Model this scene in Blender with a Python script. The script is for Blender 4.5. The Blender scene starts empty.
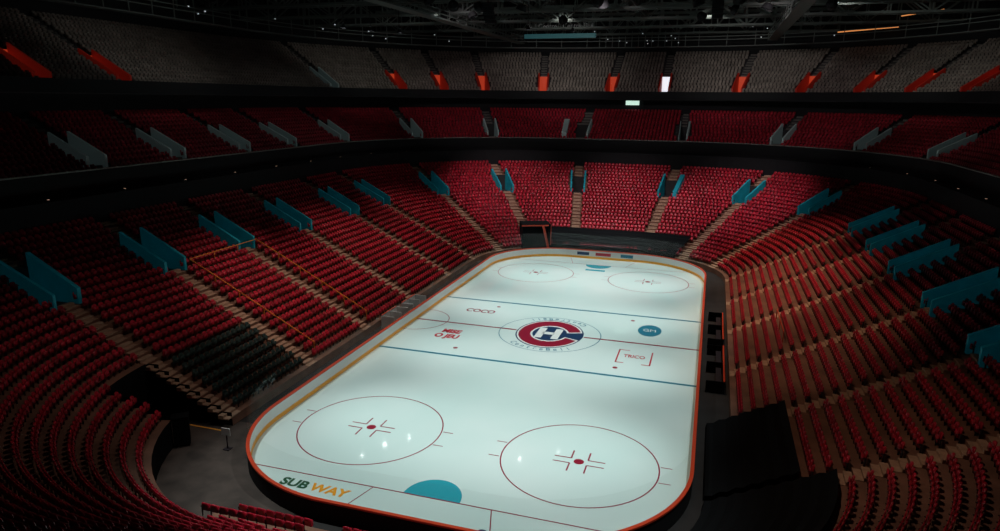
import bpy, numpy as np, math, random
from mathutils import Matrix, Vector
random.seed(3); rng=np.random.default_rng(5)
scene=bpy.context.scene
scene.view_settings.view_transform='Standard'
COL=bpy.context.collection

# ------------------------------------------------------------ materials
def mat(name,col,rough=0.7,metal=0.0,emit=None,es=0.0,noise=0.0,nscale=5.0,spec=0.5,bump=0.0):
    m=bpy.data.materials.new(name);m.use_nodes=True;nt=m.node_tree
    b=nt.nodes["Principled BSDF"]
    b.inputs["Base Color"].default_value=(*col,1);b.inputs["Roughness"].default_value=rough
    b.inputs["Metallic"].default_value=metal;b.inputs["Specular IOR Level"].default_value=spec
    if emit: b.inputs["Emission Color"].default_value=(*emit,1);b.inputs["Emission Strength"].default_value=es
    if noise>0 or bump>0:
        tc=nt.nodes.new("ShaderNodeTexCoord");n=nt.nodes.new("ShaderNodeTexNoise")
        n.inputs["Scale"].default_value=nscale;n.inputs["Detail"].default_value=4
        nt.links.new(tc.outputs["Object"],n.inputs["Vector"])
        if noise>0:
            r=nt.nodes.new("ShaderNodeMapRange");r.inputs[1].default_value=0.3;r.inputs[2].default_value=0.7
            r.inputs[3].default_value=1-noise;r.inputs[4].default_value=1+noise*0.6
            nt.links.new(n.outputs["Fac"],r.inputs[0])
            mx=nt.nodes.new("ShaderNodeVectorMath");mx.operation='SCALE';mx.inputs[0].default_value=col
            nt.links.new(r.outputs[0],mx.inputs["Scale"]);nt.links.new(mx.outputs[0],b.inputs["Base Color"])
        if bump>0:
            bp=nt.nodes.new("ShaderNodeBump");bp.inputs["Strength"].default_value=bump
            nt.links.new(n.outputs["Fac"],bp.inputs["Height"]);nt.links.new(bp.outputs[0],b.inputs["Normal"])
    return m
M_seat=mat("seat_red",(0.46,0.009,0.030),0.36,noise=0.5,nscale=1.3)
M_seatc=mat("seat_red_club",(0.40,0.010,0.03),0.5,noise=0.4,nscale=0.9)
M_seatg=mat("seat_shade_green",(0.008,0.034,0.030),0.6)  # shade over a seat block, put into the seat colour as dark green
M_seatu=mat("seat_grey_upper",(0.31,0.27,0.24),0.6,noise=0.35,nscale=0.8)
M_metal=mat("seat_frame",(0.02,0.015,0.02),0.5)
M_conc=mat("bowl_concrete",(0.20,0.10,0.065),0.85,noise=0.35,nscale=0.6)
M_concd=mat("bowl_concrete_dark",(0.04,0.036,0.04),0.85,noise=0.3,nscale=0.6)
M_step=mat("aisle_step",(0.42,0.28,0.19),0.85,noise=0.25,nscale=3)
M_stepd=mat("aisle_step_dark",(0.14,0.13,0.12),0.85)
M_teal=mat("teal_paint_glow",(0.008,0.36,0.46),0.6,noise=0.3,nscale=0.7,emit=(0,.45,.6),es=0.018)  # teal walls with a slight added glow for bluish light from the tunnels
M_grey=mat("club_wall_grey_glow",(0.42,0.55,0.55),0.6,emit=(.5,.7,.7),es=0.012)  # grey walls given a weak glow of their own, not a lamp
M_redw=mat("red_wall_glow",(0.45,0.02,0.012),0.6,emit=(1,0.05,0.02),es=0.03)  # faint emission on the walls stands in for light inside the tunnels
M_black=mat("black_cloth",(0.005,0.006,0.007),0.9,spec=0.08,bump=0.3,nscale=1.2)
M_dark=mat("dark_wall",(0.012,0.013,0.015),0.8,spec=0.2)
M_door=mat("tunnel_interior",(0.02,0.02,0.022),0.8)
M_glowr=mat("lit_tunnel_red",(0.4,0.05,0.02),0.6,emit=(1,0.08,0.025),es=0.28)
M_gloww=mat("lit_doorway",(0.8,0.8,0.8),0.6,emit=(0.85,0.92,1),es=0.9)
M_orange=mat("orange_rail",(0.75,0.28,0.03),0.5)
M_yel=mat("kickplate_yellow",(0.95,0.42,0.05),0.5)
M_white=mat("board_white",(0.72,0.74,0.72),0.35)
M_cap=mat("board_cap_red",(0.62,0.06,0.02),0.4)
M_floor=mat("event_floor",(0.016,0.015,0.015),0.8,noise=0.4,nscale=0.8)
M_floor2=mat("service_floor",(0.065,0.05,0.042),0.8,noise=0.5,nscale=0.7)
M_roof=mat("roof_dark",(0.010,0.012,0.013),0.8,spec=0.2)
M_truss=mat("truss_steel",(0.08,0.095,0.09),0.6)
M_line_r=mat("ice_paint_red",(0.27,0.012,0.035),0.3)
M_line_dr=mat("ice_paint_maroon",(0.27,0.02,0.05),0.3)
M_line_b=mat("ice_paint_blue",(0.02,0.19,0.28),0.3)
M_crease=mat("ice_paint_crease",(0.03,0.36,0.45),0.25)
M_navy=mat("ice_paint_navy",(0.012,0.045,0.11),0.3)
M_wpaint=mat("ice_paint_white",(0.75,0.82,0.8),0.25)
M_green=mat("ice_paint_green",(0.02,0.10,0.05),0.3)
M_ypaint=mat("ice_paint_yellow",(0.85,0.36,0.02),0.3)
M_redp=mat("ice_paint_bright_red",(0.50,0.03,0.05),0.3)
M_small=mat("small_warm_lamp",(0.9,0.7,0.5),0.3,emit=(1,0.6,0.4),es=0.45)
M_tube=mat("orange_tube_lamp",(0.9,0.5,0.2),0.3,emit=(1,0.35,0.1),es=0.7)
M_lens=mat("lamp_lens",(0.9,0.9,0.9),0.3,emit=(.95,1,.98),es=60)
M_sign=mat("sign_teal",(0.02,0.1,0.12),0.5,emit=(0.1,0.5,0.55),es=0.06)
M_exit=mat("exit_sign_face",(0.7,0.9,0.8),0.5,emit=(0.7,1,0.85),es=0.8)
M_lip=mat("fascia_lip",(0.22,0.22,0.2),0.5)
# ice
M_ice=bpy.data.materials.new("ice_surface");M_ice.use_nodes=True
nt=M_ice.node_tree;b=nt.nodes["Principled BSDF"]
tc=nt.nodes.new("ShaderNodeTexCoord");n=nt.nodes.new("ShaderNodeTexNoise");n.inputs["Scale"].default_value=0.09;n.inputs["Detail"].default_value=3
cr=nt.nodes.new("ShaderNodeValToRGB");cr.color_ramp.elements[0].position=0.35;cr.color_ramp.elements[1].position=0.7
cr.color_ramp.elements[0].color=(0.58,0.76,0.735,1);cr.color_ramp.elements[1].color=(0.69,0.82,0.80,1)
nt.links.new(tc.outputs["Object"],n.inputs["Vector"]);nt.links.new(n.outputs["Fac"],cr.inputs[0]);nt.links.new(cr.outputs[0],b.inputs["Base Color"])
b.inputs["Roughness"].default_value=0.05;b.inputs["IOR"].default_value=1.31
# glass
M_glass=bpy.data.materials.new("rink_glass");M_glass.use_nodes=True;nt=M_glass.node_tree;nt.nodes.clear()
tr=nt.nodes.new("ShaderNodeBsdfTransparent");tr.inputs[0].default_value=(0.96,0.975,0.97,1)
gl=nt.nodes.new("ShaderNodeBsdfGlossy");gl.inputs["Roughness"].default_value=0.05
mx=nt.nodes.new("ShaderNodeMixShader");mx.inputs[0].default_value=0.03;o=nt.nodes.new("ShaderNodeOutputMaterial")
nt.links.new(tr.outputs[0],mx.inputs[1]);nt.links.new(gl.outputs[0],mx.inputs[2]);nt.links.new(mx.outputs[0],o.inputs[0])

# ------------------------------------------------------------ helpers
def link(o,parent=None):
    COL.objects.link(o)
    if parent: o.parent=parent
    return o
def empty(name,loc=(0,0,0)):
    e=bpy.data.objects.new(name,None);e.location=loc;e.empty_display_size=0.3;return link(e)
class MB:
    def __init__(s): s.v=[];s.f=[];s.m=[]
    def quad(s,a,b,c,d,m=0):
        i=len(s.v);s.v+=[a,b,c,d];s.f.append((i,i+1,i+2,i+3));s.m.append(m)
    def poly(s,pts,m=0):
        i=len(s.v);s.v+=list(pts);s.f.append(tuple(range(i,i+len(pts))));s.m.append(m)
    def hexa(s,p,m=0):
        i=len(s.v);s.v+=list(p)
        for f in ((0,3,2,1),(4,5,6,7),(0,1,5,4),(1,2,6,5),(2,3,7,6),(3,0,4,7)):
            s.f.append(tuple(i+k for k in f));s.m.append(m)
    def box(s,c,d,m=0):
        x,y,z=c;a,b,h=d[0]/2,d[1]/2,d[2]/2
        s.hexa([(x-a,y-b,z-h),(x+a,y-b,z-h),(x+a,y+b,z-h),(x-a,y+b,z-h),(x-a,y-b,z+h),(x+a,y-b,z+h),(x+a,y+b,z+h),(x-a,y+b,z+h)],m)
    def beam(s,p,q,w,m=0):
        p=Vector(p);q=Vector(q);d=(q-p).normalized();u=Vector((0,0,1)) if abs(d.z)<0.95 else Vector((1,0,0))
        a=d.cross(u).normalized()*w/2;c=a.cross(d).normalized()*w/2
        s.hexa([tuple(p-a-c),tuple(p+a-c),tuple(q+a-c),tuple(q-a-c),tuple(p-a+c),tuple(p+a+c),tuple(q+a+c),tuple(q-a+c)],m)
    def obj(s,name,mats,parent=None,smooth=False):
        me=bpy.data.meshes.new(name);me.from_pydata(s.v,[],s.f)
        for m in mats: me.materials.append(m)
        me.polygons.foreach_set("material_index",s.m)
        if smooth: me.polygons.foreach_set("use_smooth",[True]*len(s.f))
        me.update();return link(bpy.data.objects.new(name,me),parent)
CY=23.0
def pt(a,cx,s,cy=CY):
    s=s%8.0;k=int(s);f=s-k;rc=a-cx
    if k==0: return (a,-cy+2*cy*f,1,0)
    if k==2: return (cx-2*cx*f,cy+rc,0,1)
    if k==4: return (-a,cy-2*cy*f,-1,0)
    if k==6: return (-cx+2*cx*f,-cy-rc,0,-1)
    c={1:(cx,cy,0),3:(-cx,cy,90),5:(-cx,-cy,180),7:(cx,-cy,270)}[k]
    an=math.radians(c[2]+90*f);return (c[0]+rc*math.cos(an),c[1]+rc*math.sin(an),math.cos(an),math.sin(an))
def seglen(a,cx,k,cy=CY):
    k%=8;rc=a-cx
    return 2*cy if k in(0,4) else 2*cx if k in(2,6) else math.pi/2*rc
def arclen(a,cx,s):
    L=0;k0=math.floor(s)
    if s>=0:
        for k in range(int(k0)): L+=seglen(a,cx,k)
        return L+(s-k0)*seglen(a,cx,int(k0))
    for k in range(int(k0),0): L-=seglen(a,cx,k)
    return L+(s-k0)*seglen(a,cx,int(k0))
def arcinv(a,cx,L):
    k=0
    while L<0: k-=1;L+=seglen(a,cx,k)
    while L>seglen(a,cx,k): L-=seglen(a,cx,k);k+=1
    return k+L/seglen(a,cx,k)

# ------------------------------------------------------------ camera
CP=np.array([12.6945,-56.2046,20.4553]);yaw,pitch,roll,F=-0.3008,-0.2424,0.0105,674.6
f=np.array([math.sin(yaw)*math.cos(pitch),math.cos(yaw)*math.cos(pitch),math.sin(pitch)])
r=np.cross(f,[0,0,1]);r/=np.linalg.norm(r);u=np.cross(r,f)
r,u=r*math.cos(roll)+u*math.sin(roll),-r*math.sin(roll)+u*math.cos(roll)
cam=bpy.data.cameras.new("camera");co=link(bpy.data.objects.new("camera",cam))
Mx=Matrix.Identity(4)
for i in range(3): Mx[i][0]=r[i];Mx[i][1]=u[i];Mx[i][2]=-f[i];Mx[i][3]=CP[i]
co.matrix_world=Mx;cam.sensor_width=36;cam.lens=F*36/1000;cam.clip_end=500;cam.clip_start=0.1
scene.camera=co
def s_from_bearing(px,py,a,cx):
    d=f*F+r*(px-500)-u*(py-265.5);d=d[:2]/np.linalg.norm(d[:2]);best=None
    for s in np.linspace(-0.3,5.45,3000):
        x,y,_,_=pt(a,cx,s);w=np.array([x,y])-CP[:2]
        if w@d>15:
            e=abs(w[0]*d[1]-w[1]*d[0])
            if best is None or e<best[0]: best=(e,s)
    return best[1]
def s_near(x,y,a,cx):
    return min(((pt(a,cx,s)[0]-x)**2+(pt(a,cx,s)[1]-y)**2,s) for s in np.linspace(-2,6,3200))[1]

# ------------------------------------------------------------ seats
def proto_detail():
    V=[];Q=[];Mi=[]
    xs=[-0.215,-0.12,0.12,0.215];zs=[0.34,0.62,0.82];
    def curve(x): return 0.055*(abs(x)/0.225)**2
    for side in (0,1):
        for j,z in enumerate(zs):
            for x in xs:
                xx=x*(0.80 if j==2 else 1.0);zz=z-(0.05 if (j==2 and abs(x)>0.2) else 0)
                y=-0.10*(z-0.36)/0.5+curve(x)-0.08-(0.05 if side else 0)
                V.append((xx,y,zz))
    def id(s,j,i): return s*12+j*4+i
    for j in range(2):
        for i in range(3):
            Q.append((id(0,j,i+1),id(0,j,i),id(0,j+1,i),id(0,j+1,i+1)));Q.append((id(1,j,i),id(1,j,i+1),id(1,j+1,i+1),id(1,j+1,i)))
        Q.append((id(0,j,0),id(1,j,0),id(1,j+1,0),id(0,j+1,0)));Q.append((id(1,j,3),id(0,j,3),id(0,j+1,3),id(1,j+1,3)))
    for i in range(3): Q.append((id(0,2,i+1),id(0,2,i),id(1,2,i),id(1,2,i+1)))
    Mi=[0]*len(Q)
    def box(x0,x1,y0,y1,z0,z1,m,tilt=0):
        i=len(V)
        for z in (z0,z1):
            dy=tilt*(z-z0)
            V.extend([(x0,y0+dy,z),(x1,y0+dy,z),(x1,y1+dy,z),(x0,y1+dy,z)])
        for fq in ((0,3,2,1),(4,5,6,7),(0,1,5,4),(1,2,6,5),(2,3,7,6),(3,0,4,7)): Q.append(tuple(i+k for k in fq));Mi.append(m)
    box(-0.19,0.19,0.0,0.06,0.36,0.66,0,-0.12)
    box(-0.262,-0.235,-0.16,0.10,0.54,0.58,1)
    box(-0.257,-0.24,-0.12,-0.04,0.0,0.54,1)
    return np.array(V,float),np.array(Q),np.array(Mi)
def proto_simple():
    V=[];Q=[];Mi=[]
    def box(x0,x1,y0,y1,z0,z1,m,tilt=0,tp=1):
        i=len(V)
        for z in (z0,z1):
            dy=tilt*(z-z0);k=1 if z==z0 else tp
            V.extend([(x0*k,y0+dy,z),(x1*k,y0+dy,z),(x1*k,y1+dy,z),(x0*k,y1+dy,z)])
        for fq in ((0,3,2,1),(4,5,6,7),(0,1,5,4),(1,2,6,5),(2,3,7,6),(3,0,4,7)): Q.append(tuple(i+k for k in fq));Mi.append(m)
    box(-0.225,0.225,-0.15,-0.09,0.34,0.86,0,-0.2,0.85)
    box(-0.2,0.2,0.0,0.07,0.38,0.70,0,-0.12)
    box(-0.26,-0.235,-0.14,0.05,0.0,0.58,1)
    return np.array(V,float),np.array(Q),np.array(Mi)
def seats_obj(name,P,N,proto,mats,matshift=None,parent=None):
    V,Q,Mi=proto;P=np.array(P);N=np.array(N);n=len(P)
    fw=-N;rt=np.stack([fw[:,1],-fw[:,0]],1)
    VX=P[:,None,0]+V[None,:,0]*rt[:,None,0]+V[None,:,1]*fw[:,None,0]
    VY=P[:,None,1]+V[None,:,0]*rt[:,None,1]+V[None,:,1]*fw[:,None,1]
    VZ=P[:,None,2]+np.broadcast_to(V[None,:,2],VX.shape)
    A=np.stack([VX,VY,VZ],2).reshape(-1,3)
    Fq=(Q[None]+(np.arange(n)*len(V))[:,None,None]).reshape(-1,4)
    mi=np.tile(Mi,n)
    if matshift is not None: mi=np.where((mi==0)&np.repeat(matshift,len(Mi)),2,mi)
    me=bpy.data.meshes.new(name);me.vertices.add(len(A));me.vertices.foreach_set("co",A.ravel())
    me.loops.add(Fq.size);me.loops.foreach_set("vertex_index",Fq.ravel().astype(np.int32))
    me.polygons.add(len(Fq));me.polygons.foreach_set("loop_start",np.arange(0,Fq.size,4,dtype=np.int32))
    for m in mats: me.materials.append(m)
    me.polygons.foreach_set("material_index",mi.astype(np.int32))
    me.update(calc_edges=True);me.validate()
    return link(bpy.data.objects.new(name,me),parent)

# ------------------------------------------------------------ tier builder
def tier(root,af,cf,zf,nrows,smin,smax,aisles,vr,vw,aw,Mb,Mst,seatmats,proto,entr,skipseat=lambda s,k:False,cut=lambda s,k:False,shift=None,pitch=0.55,vh=0.95,xe=()):
    km=(vr[0]+vr[1])/2
    def hs(s,w): return w/2/seglen(af(km),cf(km),int(math.floor(s)))
    edges=set(np.round(np.linspace(smin,smax,int((smax-smin)*18)+1),5))|set(xe)
    for s in aisles:
        h=hs(s,vw);edges|={round(s-h,5),round(s+h,5)}
    E=sorted(e for e in edges if smin<=e<=smax)
    mb=MB()
    def P(k,s,z): x,y,_,_=pt(af(k),cf(k),s);return (x,y,z)
    inv=lambda s:any(abs(s-a)<hs(a,vw)-1e-4 for a in aisles)
    for s0,s1 in zip(E[:-1],E[1:]):
        sm=(s0+s1)/2
        for k in range(nrows):
            if (inv(sm) and vr[0]<=k<vr[1]) or cut(sm,k): continue
            zp=zf(k-1) if k>0 else zf(0)-0.6
            if k>0 and (cut(sm,k-1)): zp=0
            mb.quad(P(k,s0,zp),P(k,s1,zp),P(k,s1,zf(k)),P(k,s0,zf(k)),1 if (k>0 and cut(sm,k-1)) else 0)
            mb.quad(P(k,s0,zf(k)),P(k,s1,zf(k)),P(k+1,s1,zf(k)),P(k+1,s0,zf(k)),0)
    mb.obj("concrete_rows",[Mb,M_black],root)
    mb=MB()
    for a in aisles:
        for k in range(nrows):
            if vr[0]<=k<vr[1] or cut(a,k): continue
            for h in (0,1):
                L=seglen(af(k),cf(k),int(math.floor(a)));h2=aw/2/L
                z1=zf(k)+(0.02 if h==0 else (zf(k+1)-zf(k))/2)
                k0=k+0.0+0.5*h;k1=k+0.5+0.5*h
                A_,B_,C_,D_=P(k0,a-h2,0),P(k0,a+h2,0),P(k1,a+h2,0),P(k1,a-h2,0)
                zb=zf(k)-0.05
                mb.hexa([(p[0],p[1],zb) for p in(A_,B_,C_,D_)]+[(p[0],p[1],z1) for p in(A_,B_,C_,D_)])
    mb.obj("aisle_stairs",[Mst],root)
    for ai,a in enumerate(aisles):
        h=hs(a,vw);mb=MB();k0,k1=vr;zfl=zf(k0-1)
        for sg in (-1,1):
            so=a+sg*h;si=a+sg*(h-hs(a,0.5))
            n=6
            for j in range(n):
                ka=k0-0.6+(k1-k0+0.6)*j/n;kb=k0-0.6+(k1-k0+0.6)*(j+1)/n
                za=zf(ka)+vh;zb=zf(kb)+vh
                q=[P(ka,so,zfl),P(ka,si,zfl),P(kb,si,zfl),P(kb,so,zfl),P(ka,so,za),P(ka,si,za),P(kb,si,zb),P(kb,so,zb)]
                mb.hexa(q,0)
        mb.quad(P(k0-0.3,a-h,zfl+0.01),P(k0-0.3,a+h,zfl+0.01),P(k1,a+h,zfl+0.01),P(k1,a-h,zfl+0.01),1)
        em=entr(ai)
        mb.quad(P(k1-0.02,a-h,zfl),P(k1-0.02,a+h,zfl),P(k1-0.02,a+h,zf(k1)),P(k1-0.02,a-h,zf(k1)),2)
        mb.obj("entrance_tunnel",[em[0],M_door,em[1]],root)
    PS=[];NS=[];SH=[]
    for k in range(nrows):
        A=af(k+0.62);C=cf(k+0.62)
        cuts=[]
        for a in aisles:
            w=(vw/2+0.12) if vr[0]-0.5<=k<vr[1] else aw/2+0.05
            c=arclen(A,C,a);cuts.append((c-w,c+w))
        L0=arclen(A,C,smin);L1=arclen(A,C,smax);cuts=sorted(cuts);pos=L0;blocks=[]
        for c0,c1 in cuts:
            if c0>pos: blocks.append((pos,c0))
            pos=max(pos,c1)
        if L1>pos: blocks.append((pos,L1))
        for b0,b1 in blocks:
            n=int((b1-b0)/pitch)
            if n<1: continue
            off=(b1-b0-n*pitch)/2
            for i in range(n):
                s=arcinv(A,C,b0+off+(i+0.5)*pitch)
                if skipseat(s,k) or cut(s,k): continue
                x,y,nx,ny=pt(A,C,s)
                PS.append((x,y,zf(k)));NS.append((nx,ny));SH.append(bool(shift and shift(s,k)))
    seats_obj("stadium_seats",PS,NS,proto,seatmats,np.array(SH),root)

# LOWER BOWL
DR=0.735
laf=lambda k:15.2+DR*k
lcf=lambda k:5.2+2.5*min(DR*k/14.5,1.35)
lzf=lambda k:0.6+0.383*k
NR=26
km=20
VL=[(-29.7,-24),(-29.7,-14.2),(-29.7,-5.5),(-29.7,4),(-29.7,14.3),(-29.7,22.8),(-26,35),(-18,43),(-6.5,45),(7,45),(18,42.5),(27,35.7),(29.7,22.3),(29.7,13),(29.7,4),(29.7,-6),(29.7,-15),(29.7,-24),(26,-35.5),(18,-42.5)]
AL=sorted(s_near(x,y,laf(km),lcf(km)) for x,y in VL)
S0,S1,S2=5.04,5.22,5.88
def cutL(s,k):
    s=s%8
    return (S0<s<S1 and k<8) or (S1<=s<S2 and k<3)
def skipL(s,k):
    s8=s%8
    x,y,_,_=pt(laf(k),lcf(k),s)
    if k<5 and y>33 and abs(x)<10.5: return True
    if k<4 and x>0 and (s8>7.2 or (s8<1 and y<-14)): return True
    if k<6 and x>0 and (s8>7.2 or (s8<1 and y<-24)): return True
    return False
def shiftL(s,k):
    x,y,_,_=pt(laf(k),lcf(k),s);return x<0 and -22.8<y<-14.4 and k<7  # left front seats recoloured dark to paint in shade
LB=empty("lower_seating_bowl")
tier(LB,laf,lcf,lzf,NR,-2.0,6.0,AL,(17,22),2.3,1.1,M_conc,M_step,[M_seat,M_metal,M_seatg],proto_detail(),lambda i:(M_teal,M_door),skipL,cutL,shiftL,pitch=0.525,vh=0.95,xe=(S0,S1,S2))
def tarp(name,slist,k0,k1,zo=0.75):
    mb=MB()
    p=lambda q,s,z:(*pt(laf(q),lcf(q),s)[:2],z)
    zz=lambda q:lzf(q)+zo-0.12*math.sin(q*3.1)**2
    for s0,s1 in zip(slist[:-1],slist[1:]):
        mb.quad(p(k0-0.1,s0,0.02),p(k0-0.1,s1,0.02),p(k0,s1,zz(k0)),p(k0,s0,zz(k0)))
        for k in range(k0,k1+1):
            for h in (0,.5):
                mb.quad(p(k+h,s0,zz(k+h)),p(k+h,s1,zz(k+h)),p(k+h+.5,s1,zz(k+h+.5)),p(k+h+.5,s0,zz(k+h+.5)))
    return mb.obj(name,[M_black],LB,smooth=True)
def srange(a,b,n=14): return list(np.linspace(a,b,n))
sa=s_near(10.5,35,laf(2),lcf(2));sb=s_near(-10.5,35,laf(2),lcf(2))
tarp("seat_cover_tarp",srange(sa,sb),0,4,0.5)
y2s=lambda y:(y+23)/46
tarp("seat_cover_tarp",srange(y2s(-22.9),y2s(-14.3)),-2,3,0.5)
tarp("seat_cover_tarp",srange(-0.8,y2s(-24.2)),-2,5,0.5)
mb=MB()
for s,kk in ((S0,8),(S1,8),(S2,3)):
    for k in range(kk):
        if s==S1 and k<3: continue
        p=lambda q,z:(*pt(laf(q),lcf(q),s)[:2],z)
        mb.quad(p(k,0),p(k+1,0),p(k+1,lzf(k)+0.3),p(k,lzf(k)+0.3))
mb.obj("service_opening_wall",[M_black],LB)
PS=[];NS=[]
for j,(y,z) in enumerate(((-31.75,0.18),(-32.45,0.36))):
    x=-9.6+1.6*(1-j)
    while x<9:
        if not -4.1<x<-2.7 : PS.append((x,y,z));NS.append((0,-1))
        x+=.525
seats_obj("front_row_seats",PS,NS,proto_detail(),[M_seat,M_metal],None,LB)
mb=MB();mb.box((0,-31.8,.09),(18,.7,.18));mb.box((0,-32.5,.18),(19,.7,.36));mb.obj("front_row_risers",[M_conc],LB)

def ringband(mb,a0,c0,z0,a1,c1,z1,smin,smax,m=0,n=160):
    S=np.linspace(smin,smax,n)
    for s0,s1 in zip(S[:-1],S[1:]):
        p=lambda a,c,s,z:(*pt(a,c,s)[:2],z)
        mb.quad(p(a0,c0,s0,z0),p(a0,c0,s1,z0),p(a1,c1,s1,z1),p(a1,c1,s0,z1),m)
U0,U1=-0.6,5.6
aE=laf(NR);cE=lcf(NR)
mb=MB();ringband(mb,aE,cE,0,aE,cE,12.6,-2,6);mb.obj("back_wall",[M_dark],LB)
# CLUB LEVEL
CLUB=empty("club_seating_level")
CX=7.7
caf=lambda k:36.2+0.85*k
ccf=lambda k:CX
czf=lambda k:13.9+0.42*k
mb=MB()
ringband(mb,aE,cE,12.6,36.0,CX,12.8,U0,U1)
ringband(mb,36.0,CX,12.8,36.0,CX,14.5,U0,U1)
ringband(mb,36.0,CX,14.5,36.15,CX,14.5,U0,U1,1)
ringband(mb,35.97,CX,14.38,35.97,CX,14.48,U0,U1,1)
ringband(mb,36.15,CX,14.5,36.2,CX,13.9,U0,U1)
mb.obj("fascia",[M_dark,M_lip],CLUB)
clubpx=[65,150,220,270,328,408,490,585,683,787,880,965]
AC=sorted([s_from_bearing(p,125,caf(5),CX) for p in clubpx])
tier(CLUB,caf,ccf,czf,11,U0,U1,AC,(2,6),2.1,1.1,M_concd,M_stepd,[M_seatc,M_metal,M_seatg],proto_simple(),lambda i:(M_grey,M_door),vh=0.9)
aC=caf(11)
mb=MB();ringband(mb,aC,CX,17.5,aC,CX,20.9,U0,U1);mb.obj("back_wall",[M_dark],CLUB)
mb=MB()
for s in np.linspace(0.1,5.2,34):
    x,y,_,_=pt(35.0,CX,s);mb.box((x,y,12.66),(.15,.15,.06))
mb.obj("soffit_lamps",[M_small],CLUB)
# UPPER DECK
UD=empty("upper_seating_deck")
uaf=lambda k:42.2+0.8*k
uzf=lambda k:21.1+0.45*k
mb=MB()
ringband(mb,aC,CX,20.9,42.0,CX,20.6,U0,U1)
ringband(mb,42.0,CX,20.6,42.0,CX,21.8,U0,U1)
ringband(mb,42.0,CX,21.8,42.2,CX,21.8,U0,U1,1)
ringband(mb,42.2,CX,21.8,42.2,CX,21.1,U0,U1)
mb.obj("fascia",[M_dark,M_stepd],UD)
uppx=[(20,45),(105,52),(325,72),(397,80),(440,80),(483,80),(543,82),(612,84),(665,85),(740,82),(808,80),(870,75),(925,72),(985,72)]
AU=sorted([s_from_bearing(p,q,uaf(4),CX) for p,q in uppx])
white_s=s_from_bearing(665,85,uaf(4),CX)
grey_s=s_from_bearing(325,72,uaf(4),CX)
def entU(i):
    if abs(AU[i]-white_s)<1e-6: return (M_redw,M_gloww)
    if abs(AU[i]-grey_s)<1e-6: return (M_grey,M_door)
    return (M_redw,M_glowr)
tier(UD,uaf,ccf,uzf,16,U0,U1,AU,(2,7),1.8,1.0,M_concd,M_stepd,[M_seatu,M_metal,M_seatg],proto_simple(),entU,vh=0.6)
aU=uaf(16)+.3
mb=MB()
ringband(mb,aU,CX,28,aU,CX,37,-2,6)
mb.obj("wall_arena_outer",[M_dark])
mb=MB();mb.quad((-56,-72,37),(56,-72,37),(56,72,37),(-56,72,37));mb.obj("ceiling",[M_roof])
mb=MB();mb.quad((-56,-72,-0.02),(56,-72,-0.02),(56,72,-0.02),(-56,72,-0.02));
fl=mb.obj("floor",[M_floor])
mb=MB();mb.quad((-19,-33,-0.012),(-6,-33,-0.012),(-6,-23,-0.012),(-19,-23,-0.012));mb.obj("service_floor",[M_floor2],fl)
mb=MB();mb.box((-17.0,-24.4,0.0),(3.2,.12,.01));mb.obj("floor_marking",[M_yel],fl)

# ------------------------------------------------------------ RINK
RA,RCX,RCY=12.95,12.95-8.53,30.48-8.53
def rpts(off,n=28):
    out=[]
    for k in range(8):
        for i in range(n if k%2 else 6):
            x,y,_,_=pt(RA+off,RCX,k+i/(n if k%2 else 6),RCY);out.append((x,y))
    return out
rink=empty("ice_rink")
mb=MB();mb.poly([(x,y,0.0) for x,y in rpts(0)]);mb.obj("ice",[M_ice],rink)
def deco(name,polys,m,z=None):
    mb=MB()
    if z is None: z=0.006
    for p in polys: mb.poly([(x,y,z) for x,y in p])
    return mb.obj(name,[m],rink)
def rect(x0,y0,x1,y1): return [(x0,y0),(x1,y0),(x1,y1),(x0,y1)]
def annul(cx,cy,r0,r1,n=72,a0=0,a1=360,sx=1,sy=1):
    o=[]
    for i in range(n):
        t0=math.radians(a0+(a1-a0)*i/n);t1=math.radians(a0+(a1-a0)*(i+1)/n)
        o.append([(cx+sx*r0*math.cos(t0),cy+sy*r0*math.sin(t0)),(cx+sx*r1*math.cos(t0),cy+sy*r1*math.sin(t0)),(cx+sx*r1*math.cos(t1),cy+sy*r1*math.sin(t1)),(cx+sx*r0*math.cos(t1),cy+sy*r0*math.sin(t1))])
    return o
def disc(cx,cy,rr,n=32,sx=1,sy=1): return [[(cx+sx*rr*math.cos(2*math.pi*i/n),cy+sy*rr*math.sin(2*math.pi*i/n)) for i in range(n)]]
deco("blue_lines",[rect(-RA,y-.15,RA,y+.15) for y in (-7.77,7.77)],M_line_b)
deco("centre_line",[rect(-RA,-.12,-3.1,.12),rect(3.1,-.12,RA,.12)],M_line_dr)
def half(y):
    q=abs(y)-RCY
    return RCX+math.sqrt(max(8.53**2-q*q,0)) if q>0 else RA
deco("goal_lines",[rect(-half(27.13),s*27.13-.04,half(27.13),s*27.13+.04) for s in(-1,1)],M_line_dr)
mk=[]
for cx in(-6.71,6.71):
    for cy in(-21.03,21.03):
        mk+=annul(cx,cy,4.53,4.61)
        for sx in(-1,1):
            for sy in(-1,1):
                x0=cx+sx*0.5;y0=cy+sy*0.28
                mk.append(rect(x0,y0-.045,x0+sx*1.0,y0+.045));mk.append(rect(x0-.045,y0,x0+.045,y0+sy*0.9))
            for dy in(-.85,.85):
                mk.append(rect(cx+sx*4.6,cy+dy-.035,cx+sx*5.25,cy+dy+.035))
deco("faceoff_circles",mk,M_line_dr)
mk=[]
for cx in(-6.71,6.71):
    for cy in(-21.03,21.03): mk+=disc(cx,cy,.30)
    for cy in(-6.1,6.1): mk+=disc(cx,cy,.2)
deco("faceoff_dots",mk,M_line_r,0.009)
deco("centre_circle",annul(0,0,4.53,4.6),M_line_b)
deco("goal_creases",[[(1.6*math.cos(t),s*27.09-s*1.75*math.sin(t)) for t in np.linspace(0,math.pi,24)] for s in(-1,1)],M_crease,0.009)
mk=[]
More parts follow.
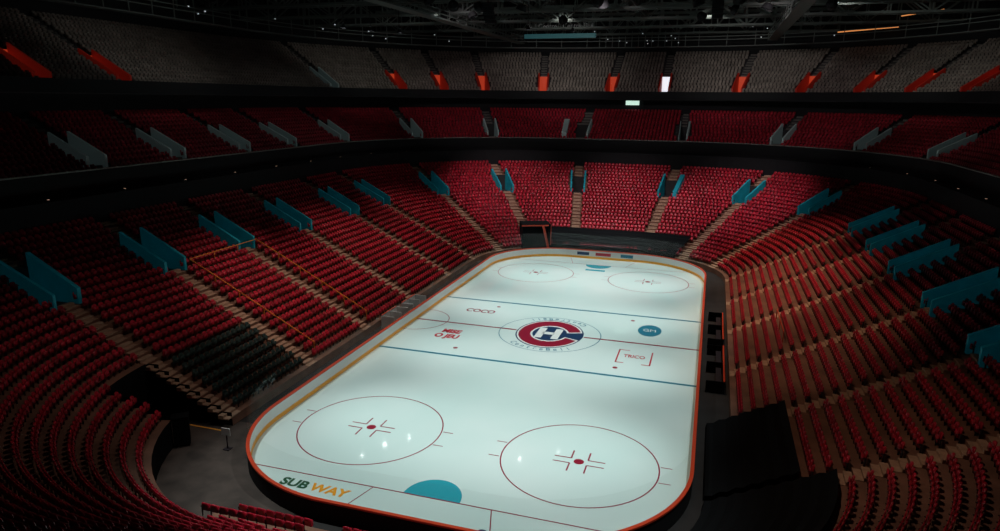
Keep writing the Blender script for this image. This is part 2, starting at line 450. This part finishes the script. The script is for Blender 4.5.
for s in(-1,1):
    for sx in(-1,1):
        p=np.array([sx*3.35,s*27.13]);q=np.array([sx*4.27,s*30.4]);mk.append([(p[0]-.03,p[1]),(p[0]+.03,p[1]),(q[0]+.03,q[1]),(q[0]-.03,q[1])])
deco("trapezoid_lines",mk,M_line_dr,0.011)
deco("referee_crease",annul(-RA,0,3.0,3.08,30,-90,90),M_line_dr)
# centre crest: a large C around an H
EX,EY=2.85,3.5
G=20
deco("logo_outline",disc(0,0,1.06,72,EX,EY),M_navy,0.008)
deco("logo_white",annul(0,0,.54,1.02,72,G-4,360-G+4,EX,EY),M_wpaint,0.012)
deco("logo_c",annul(0,0,.60,.97,72,G,360-G,EX,EY),M_line_r,0.016)
deco("logo_h_white",[rect(-1.15,-1.35,-.5,1.35),rect(.35,-1.35,1.0,1.35),rect(-.6,-.32,.4,.32)],M_wpaint,0.02)
def text(body,x,y,size,m,rot=0,sx=1.0,z=0.012,off=0.0):
    c=bpy.data.curves.new("ice_text","FONT");c.body=body;c.size=size;c.align_x='CENTER';c.align_y='CENTER';c.offset=off
    c.materials.append(m);o=bpy.data.objects.new("ice_lettering",c);link(o,rink);o.location=(x,y,z);o.rotation_euler=(0,0,rot);o.scale=(sx,1,1);return o
text("SUB",-7.6,-28.15,0.92,M_green,-.03,1.05,off=0.035)
text("WAY",-5.45,-28.2,0.92,M_ypaint,-.03,1.05,off=0.035)
text("SQUARE",5.2,-29.2,0.95,M_navy,0,1.1,off=0.02)
text("MISE\nO JEU",-8.5,-3.0,1.25,M_redp,0,0.7,off=0.06)
text("COCO",-8.0,4.2,1.3,M_line_dr,0,0.75,off=0.03)
text("TRICO",7.9,-3.3,0.9,M_redp,0,0.65,off=0.02)
deco("sponsor_frame",[rect(6.5,-4.9,6.62,-1.9),rect(9.2,-4.9,9.32,-1.9),rect(6.5,-4.9,7.2,-4.78),rect(8.6,-4.9,9.3,-4.78),rect(6.5,-2.02,7.4,-1.9)],M_redp)
deco("sponsor_oval",disc(8.5,3.7,1,32,1.05,1.6),M_line_b,0.008)
text("GM",8.5,3.7,1.0,M_wpaint,0,0.8,z=0.014)
for base in (-128,52):
    for i,ch in enumerate("CentreBell"):
        an=math.radians(base+i*8.2);text(ch,4.05*math.cos(an),4.05*math.sin(an),0.8,M_line_b,an+math.pi/2,0.9,off=0.01)
deco("far_decals",[rect(-1.2,24.0,1.2,24.7)],M_crease)

prof=[(-.012,0.0,'k'),(-.012,0.30,'k'),(0,0.30,'w'),(0,1.04,'w'),(-.03,1.04,'c'),(-.03,1.14,'c'),(.17,1.14,'c'),(.17,1.04,'c'),(.14,1.04,'o'),(.14,0,'o')]
mb=MB();mi={'k':0,'w':1,'c':2,'o':3}
for (o0,z0,c),(o1,z1,_) in zip(prof[:-1],prof[1:]):
    A_=rpts(o0);B_=rpts(o1);n_=len(A_)
    for i in range(n_):
        j=(i+1)%n_;mb.quad((*A_[i],z0),(*A_[j],z0),(*B_[j],z1),(*B_[i],z1),mi[c])
boards=mb.obj("rink_boards",[M_yel,M_white,M_cap,M_dark])
mb=MB()
adc=[M_line_b,M_redp,M_navy,M_green,M_ypaint]
for i,(s,w) in enumerate([(2.15,1.6),(2.5,2.0),(2.8,1.6)]):
    L=seglen(RA,RCX,int(s),RCY);h=w/2/L
    p0=pt(RA-.006,RCX,s-h,RCY);p1=pt(RA-.006,RCX,s+h,RCY)
    mb.quad((p0[0],p0[1]-.006,.45),(p1[0],p1[1]-.006,.45),(p1[0],p1[1]-.006,.85),(p0[0],p0[1]-.006,.85),i%5)
mb.obj("board_adverts",adc,boards)
mb=MB()
A_=rpts(.06);n_=len(A_)
for i in range(n_):
    j=(i+1)%n_
    h=3.2 if abs(A_[i][1])>21 else 2.6
    mb.quad((*A_[i],1.14),(*A_[j],1.14),(*A_[j],h),(*A_[i],h))
mb.obj("glass",[M_glass],boards)

def bench(name,xs,y0,y1,h):
    e=empty(name);mb=MB();x=xs
    sg=1 if x>0 else -1
    mb.box((x+sg*0.75,(y0+y1)/2,h/2),(.08,y1-y0,h),0)
    for y in (y0,(y0+y1)/2,y1): mb.box((x+sg*0.1,y,h/2),(1.2,.08,h),0)
    mb.obj("partition",[M_white if sg<0 else M_black],e)
    mb=MB();mb.box((x+sg*0.75,(y0+y1)/2,h+.03),(.12,y1-y0,.06),0);mb.obj("top_trim",[M_cap],e)
    mb=MB();mb.box((x+sg*0.4,(y0+y1)/2,.45),(.4,y1-y0-.3,.06),0)
    k=y0+.5
    while k<y1: mb.box((x+sg*0.4,k,.21),(.3,.08,.42),0);k+=1.4
    mb.obj("bench_seat",[M_metal],e)
bench("penalty_box",-14.1,-3.6,-.6,1.2);bench("penalty_box",-14.1,.6,3.6,1.2)
bench("player_bench",14.05,-8.5,-.8,.9);bench("player_bench",14.05,.8,8.5,.9)

e=empty("ice_resurfacer_tunnel",(-9.9,32.7,0));e.rotation_euler=(0,0,math.radians(24))
mb=MB();mb.box((-1.8,0,1.9),(.25,3.0,3.8),0);mb.box((1.8,0,1.9),(.25,3.0,3.8),0);mb.box((0,0,3.85),(3.9,3.0,.2),0)
mb.box((0,-1.2,1.9),(3.5,.1,3.7),0);mb.obj("portal",[M_black],e)
mb=MB();mb.box((1.96,-.1,2.4),(.06,2.9,2.6),0);mb.box((-.2,-1.53,3.8),(3.7,.05,.18),0)
mb.beam((1.7,-1.56,.4),(.9,-1.56,3.7),.28);mb.obj("red_trim",[M_cap],e)

def rail(name,pts,h=0.85,m=M_orange,posts=True,w=0.07):
    mb=MB()
    for p,q in zip(pts[:-1],pts[1:]):
        mb.beam((p[0],p[1],p[2]+h),(q[0],q[1],q[2]+h),w)
    if posts:
        for p in pts: mb.beam(p,(p[0],p[1],p[2]+h),w)
    return mb.obj(name,[m])
def lp(k,y): return (-laf(k),y,lzf(int(k)))
rail("handrail",[lp(k,-12.9) for k in (16.2,13,10,7,4,1)],w=.06)
rail("handrail",[lp(16.2,y) for y in (-12.9,-10,-7,-4.4)],w=.06)
rail("handrail",[lp(k,-4.4) for k in (16.2,13,10,7,4,1)],w=.06)
rail("handrail",[(laf(5)+.1,y,lzf(5)) for y in(-3,0,3)],m=M_cap)
e=empty("equipment_case",(-16.4,-26.6,0));e.rotation_euler=(0,0,.7);mb=MB()
mb.box((0,0,1.0),(.9,.7,1.7));mb.box((0,0,1.88),(.96,.76,.06));mb.box((0,-.36,1.0),(.7,.02,1.4))
for cx in(-.35,.35):
    for cy in(-.25,.25): mb.box((cx,cy,.08),(.12,.08,.16))
mb.obj("case_body",[M_black],e)
e=empty("notice_board",(-13.5,-26.2,0));mb=MB();mb.box((0,0,.5),(.05,.05,1.0));mb.box((0,0,.02),(.4,.4,.04));mb.obj("stand",[M_metal],e)
mb=MB();mb.box((0,-.04,1.15),(.6,.04,.45));mb.obj("panel",[M_white],e)

# ------------------------------------------------------------ ROOF STRUCTURE
def truss(name,p,q,h,w,nb):
    p=Vector(p);q=Vector(q);mb=MB();d=(q-p)/nb;sd=Vector((-(q-p).y,(q-p).x,0)).normalized()*w/2;up=Vector((0,0,h))
    for c in (sd,-sd): mb.beam(p+c,q+c,.28)
    for c in (sd,-sd): mb.beam(p+c+up,q+c+up,.28)
    for i in range(nb+1):
        a=p+d*i
        for c in(sd,-sd):
            mb.beam(a+c,a+c+up,.16)
            if i<nb: mb.beam(a+c if i%2 else a+c+up,a+d+c+up if i%2 else a+d+c,.14)
        mb.beam(a+sd,a-sd,.14)
    return mb.obj(name,[M_truss])
for y in range(-24,68,11): 
    w=54.5 if abs(y)<23 else 7.7+math.sqrt(max(46.5**2-(abs(y)-23)**2,4))
    truss("roof_truss",(-w,y,31.2),(w,y,31.2),3.2,1.6,22)
for x in (-30,-15,0,15,30): truss("roof_truss",(x,-30,33.6),(x,64,33.6),2.4,1.2,20)
def catwalk(y0,y1,x,z=29.6):
    mb=MB();mb.box((x,(y0+y1)/2,z),(1.4,y1-y0,.12))
    for sg in(-.7,.7):
        for hh in(.5,1.0): mb.beam((x+sg,y0,z+hh),(x+sg,y1,z+hh),.06)
        yy=y0
        while yy<=y1: mb.beam((x+sg,yy,z),(x+sg,yy,z+1),.06);mb.beam((x+sg,yy,z+1),(x+sg,yy,31.3),.04);yy+=3
    return mb.obj("catwalk",[M_truss])
catwalk(-20,60,-20);catwalk(-20,60,20)
mb=MB()
for z in(28.9,29.9,30.4):
    ringband(mb,47,CX,z,47,CX,z+.12,U0,U1,0,100)
ringband(mb,47,CX,28.9,48.2,CX,28.9,U0,U1,0,100)
for s in np.linspace(U0,U1,90):
    x,y,_,_=pt(47,CX,s);mb.beam((x,y,28.9),(x,y,31.5),.1)
rcw=mb.obj("ring_catwalk",[M_truss])
mb=MB()
for i in range(50):
    s=rng.uniform(0.2,5.2);x,y,_,_=pt(rng.choice([47.0,47.0,44.0]),CX,s);mb.box((x,y,rng.uniform(29.5,31.5)),(.14,.14,.14))
mb.obj("work_lamps",[mat("dim_lamp",(.8,.8,.8),emit=(.8,.9,1),es=.3)],rcw)
for (x,y) in((-12,18),(12,18),(-12,-6),(12,-6)):
    mb=MB()
    for i in range(5): mb.box((x,y+0.06*i*i,30.4-.42*i),(1.1,.7,.38))
    mb.beam((x,y,30.5),(x,y,31.4),.1);mb.obj("speaker_array",[M_dark])
def bay(x,y,z,rr=.22):
    e=empty("high_bay_lamp",(x,y,z));mb=MB();n=20
    mb.poly([(rr*math.cos(2*math.pi*i/n),rr*math.sin(2*math.pi*i/n),0) for i in range(n)]);mb.obj("lens",[M_lens],e)
    mb=MB()
    for i in range(n):
        t0=2*math.pi*i/n;t1=2*math.pi*(i+1)/n;a=lambda t,q,h:(q*math.cos(t),q*math.sin(t),h)
        mb.quad(a(t0,rr+.12,-.06),a(t1,rr+.12,-.06),a(t1,.12,.4),a(t0,.12,.4))
    mb.beam((0,0,.35),(0,0,31.4-z),.06);mb.obj("shade",[M_dark],e)
bay(-29.5,24,28.6,.24);bay(-31,20,28.6,.18);bay(-27,27,28.6,.16);bay(-9.7,26.3,28.6,.2);bay(-5,30,28.6,.14)
e=empty("hanging_sign",(-13,58.5,30.6))
mb=MB();mb.box((0,0,0),(12,.3,.7));mb.obj("panel",[M_sign],e)
mb=MB()
for x in(-5.5,5.5): mb.beam((x,0,.3),(x,0,3.0),.08)
mb.obj("hanger",[M_truss],e)
c=bpy.data.curves.new("sign_text","FONT");c.body="Bell Centre   Centre Bell";c.size=1.1;c.align_x='CENTER';c.materials.append(mat("sign_letters",(.3,.3,.3),emit=(.5,.55,.55),es=.06))
o=link(bpy.data.objects.new("letters",c),e);o.location=(0,-.1,1.2);o.rotation_euler=(math.pi/2,0,0)
mb=MB();mb.beam((29,60,30.6),(37,60,31.2),.14);mb.obj("tube_lamp",[M_tube])
mb=MB();mb.beam((34.8,48.8,31.5),(39.6,48.8,32.2),.12);mb.obj("tube_lamp",[M_tube])
x,y,nx,ny=pt(aC-.1,CX,s_from_bearing(633,100,aC,CX));mb=MB();mb.box((x,y-.3,20.0),(2.2,.15,.7));mb.obj("exit_sign",[M_exit])

# ------------------------------------------------------------ LIGHTS
def spot(name,loc,tgt,power,ang,col=(1,1,1),blend=.6,rad=.35):
    l=bpy.data.lights.new(name+"_light","SPOT");l.energy=power;l.spot_size=math.radians(ang);l.spot_blend=blend;l.color=col;l.shadow_soft_size=rad
    d=(Vector(tgt)-Vector(loc)).normalized();q=d.to_track_quat('-Z','Y')
    e=empty(name,loc);e.rotation_euler=q.to_euler()
    link(bpy.data.objects.new("lamp",l),e)
    mb=MB();n=16
    for i in range(n):
        t0=2*math.pi*i/n;t1=2*math.pi*(i+1)/n
        a=lambda t,rr,z:(rr*math.cos(t),rr*math.sin(t),z)
        mb.quad(a(t0,.62,.05),a(t1,.62,.05),a(t1,.5,.6),a(t0,.5,.6));mb.quad(a(t0,.5,.6),a(t1,.5,.6),a(t1,.05,.75),a(t0,.05,.75))
    mb.beam((0,0,.7),(0,0,1.1),.08)
    mb.obj("housing",[M_dark],e)
    return e
for sx in(-1,1):
    for y,p in((-26,16000),(-13,13500),(0,14500),(13,16000),(26,19000)):
        spot("ice_floodlight",(sx*17,y*1.05,30.2),(-sx*1.5+sx*4,y,0),p,51,(.945,1,.975),.7,.3)
R_=(1,.76,.66)
for y,p in((-22,2200),(-8,14500),(8,14500),(24,10500)):
    spot("seating_floodlight",(-10,y,30.4),(-20.5,y,3),p,48,R_,1,.5)
for y,p in((-20,3000),(-4,8000),(10,19500),(24,19000)):
    spot("seating_floodlight",(10,y,30.4),(19.5,y,3),p,44,(1,.62,.42),1,.5)
for x in(-14,0,14): spot("seating_floodlight",(x,22,30.4),(x*1.15,41,5),20500,46,(1,.8,.82),1,.5)
spot("seating_floodlight",(-6,-20,30.4),(-17,-34,2),1900,50,R_,1,.5)
spot("seating_floodlight",(10,-20,30.4),(20,-34,4),3200,58,(1,.70,.55),1,.5)
for x,t in((-16,-24),(0,0),(16,24)):
    spot("house_light",(x,18,30.3),(t,58,19),5500,54,(1,.85,.85),1,.5)
for y in (-5,20):
    spot("house_light",(-14,y,30.3),(-43,y+8,18.5),700,60,(.95,1,.98),1,.5)
    spot("house_light",(14,y+8,30.3),(43,y+14,18.5),1500,60,(1,.85,.8),1,.5)
for x,y,t,p in((-22,30,(-46,48,25),2000),(-8,38,(-14,67,25),2800),(10,38,(18,67,25),2800),(24,30,(44,50,25),2400),(-26,2,(-50,6,25),1000),(26,10,(50,20,25),1500)):
    spot("upper_deck_light",(x,y,30.8),t,p,62,(1,.98,.9),1,.5)
w=bpy.data.worlds.new("world");scene.world=w;w.use_nodes=True
w.node_tree.nodes["Background"].inputs[0].default_value=(.25,.5,.55,1);w.node_tree.nodes["Background"].inputs[1].default_value=.004
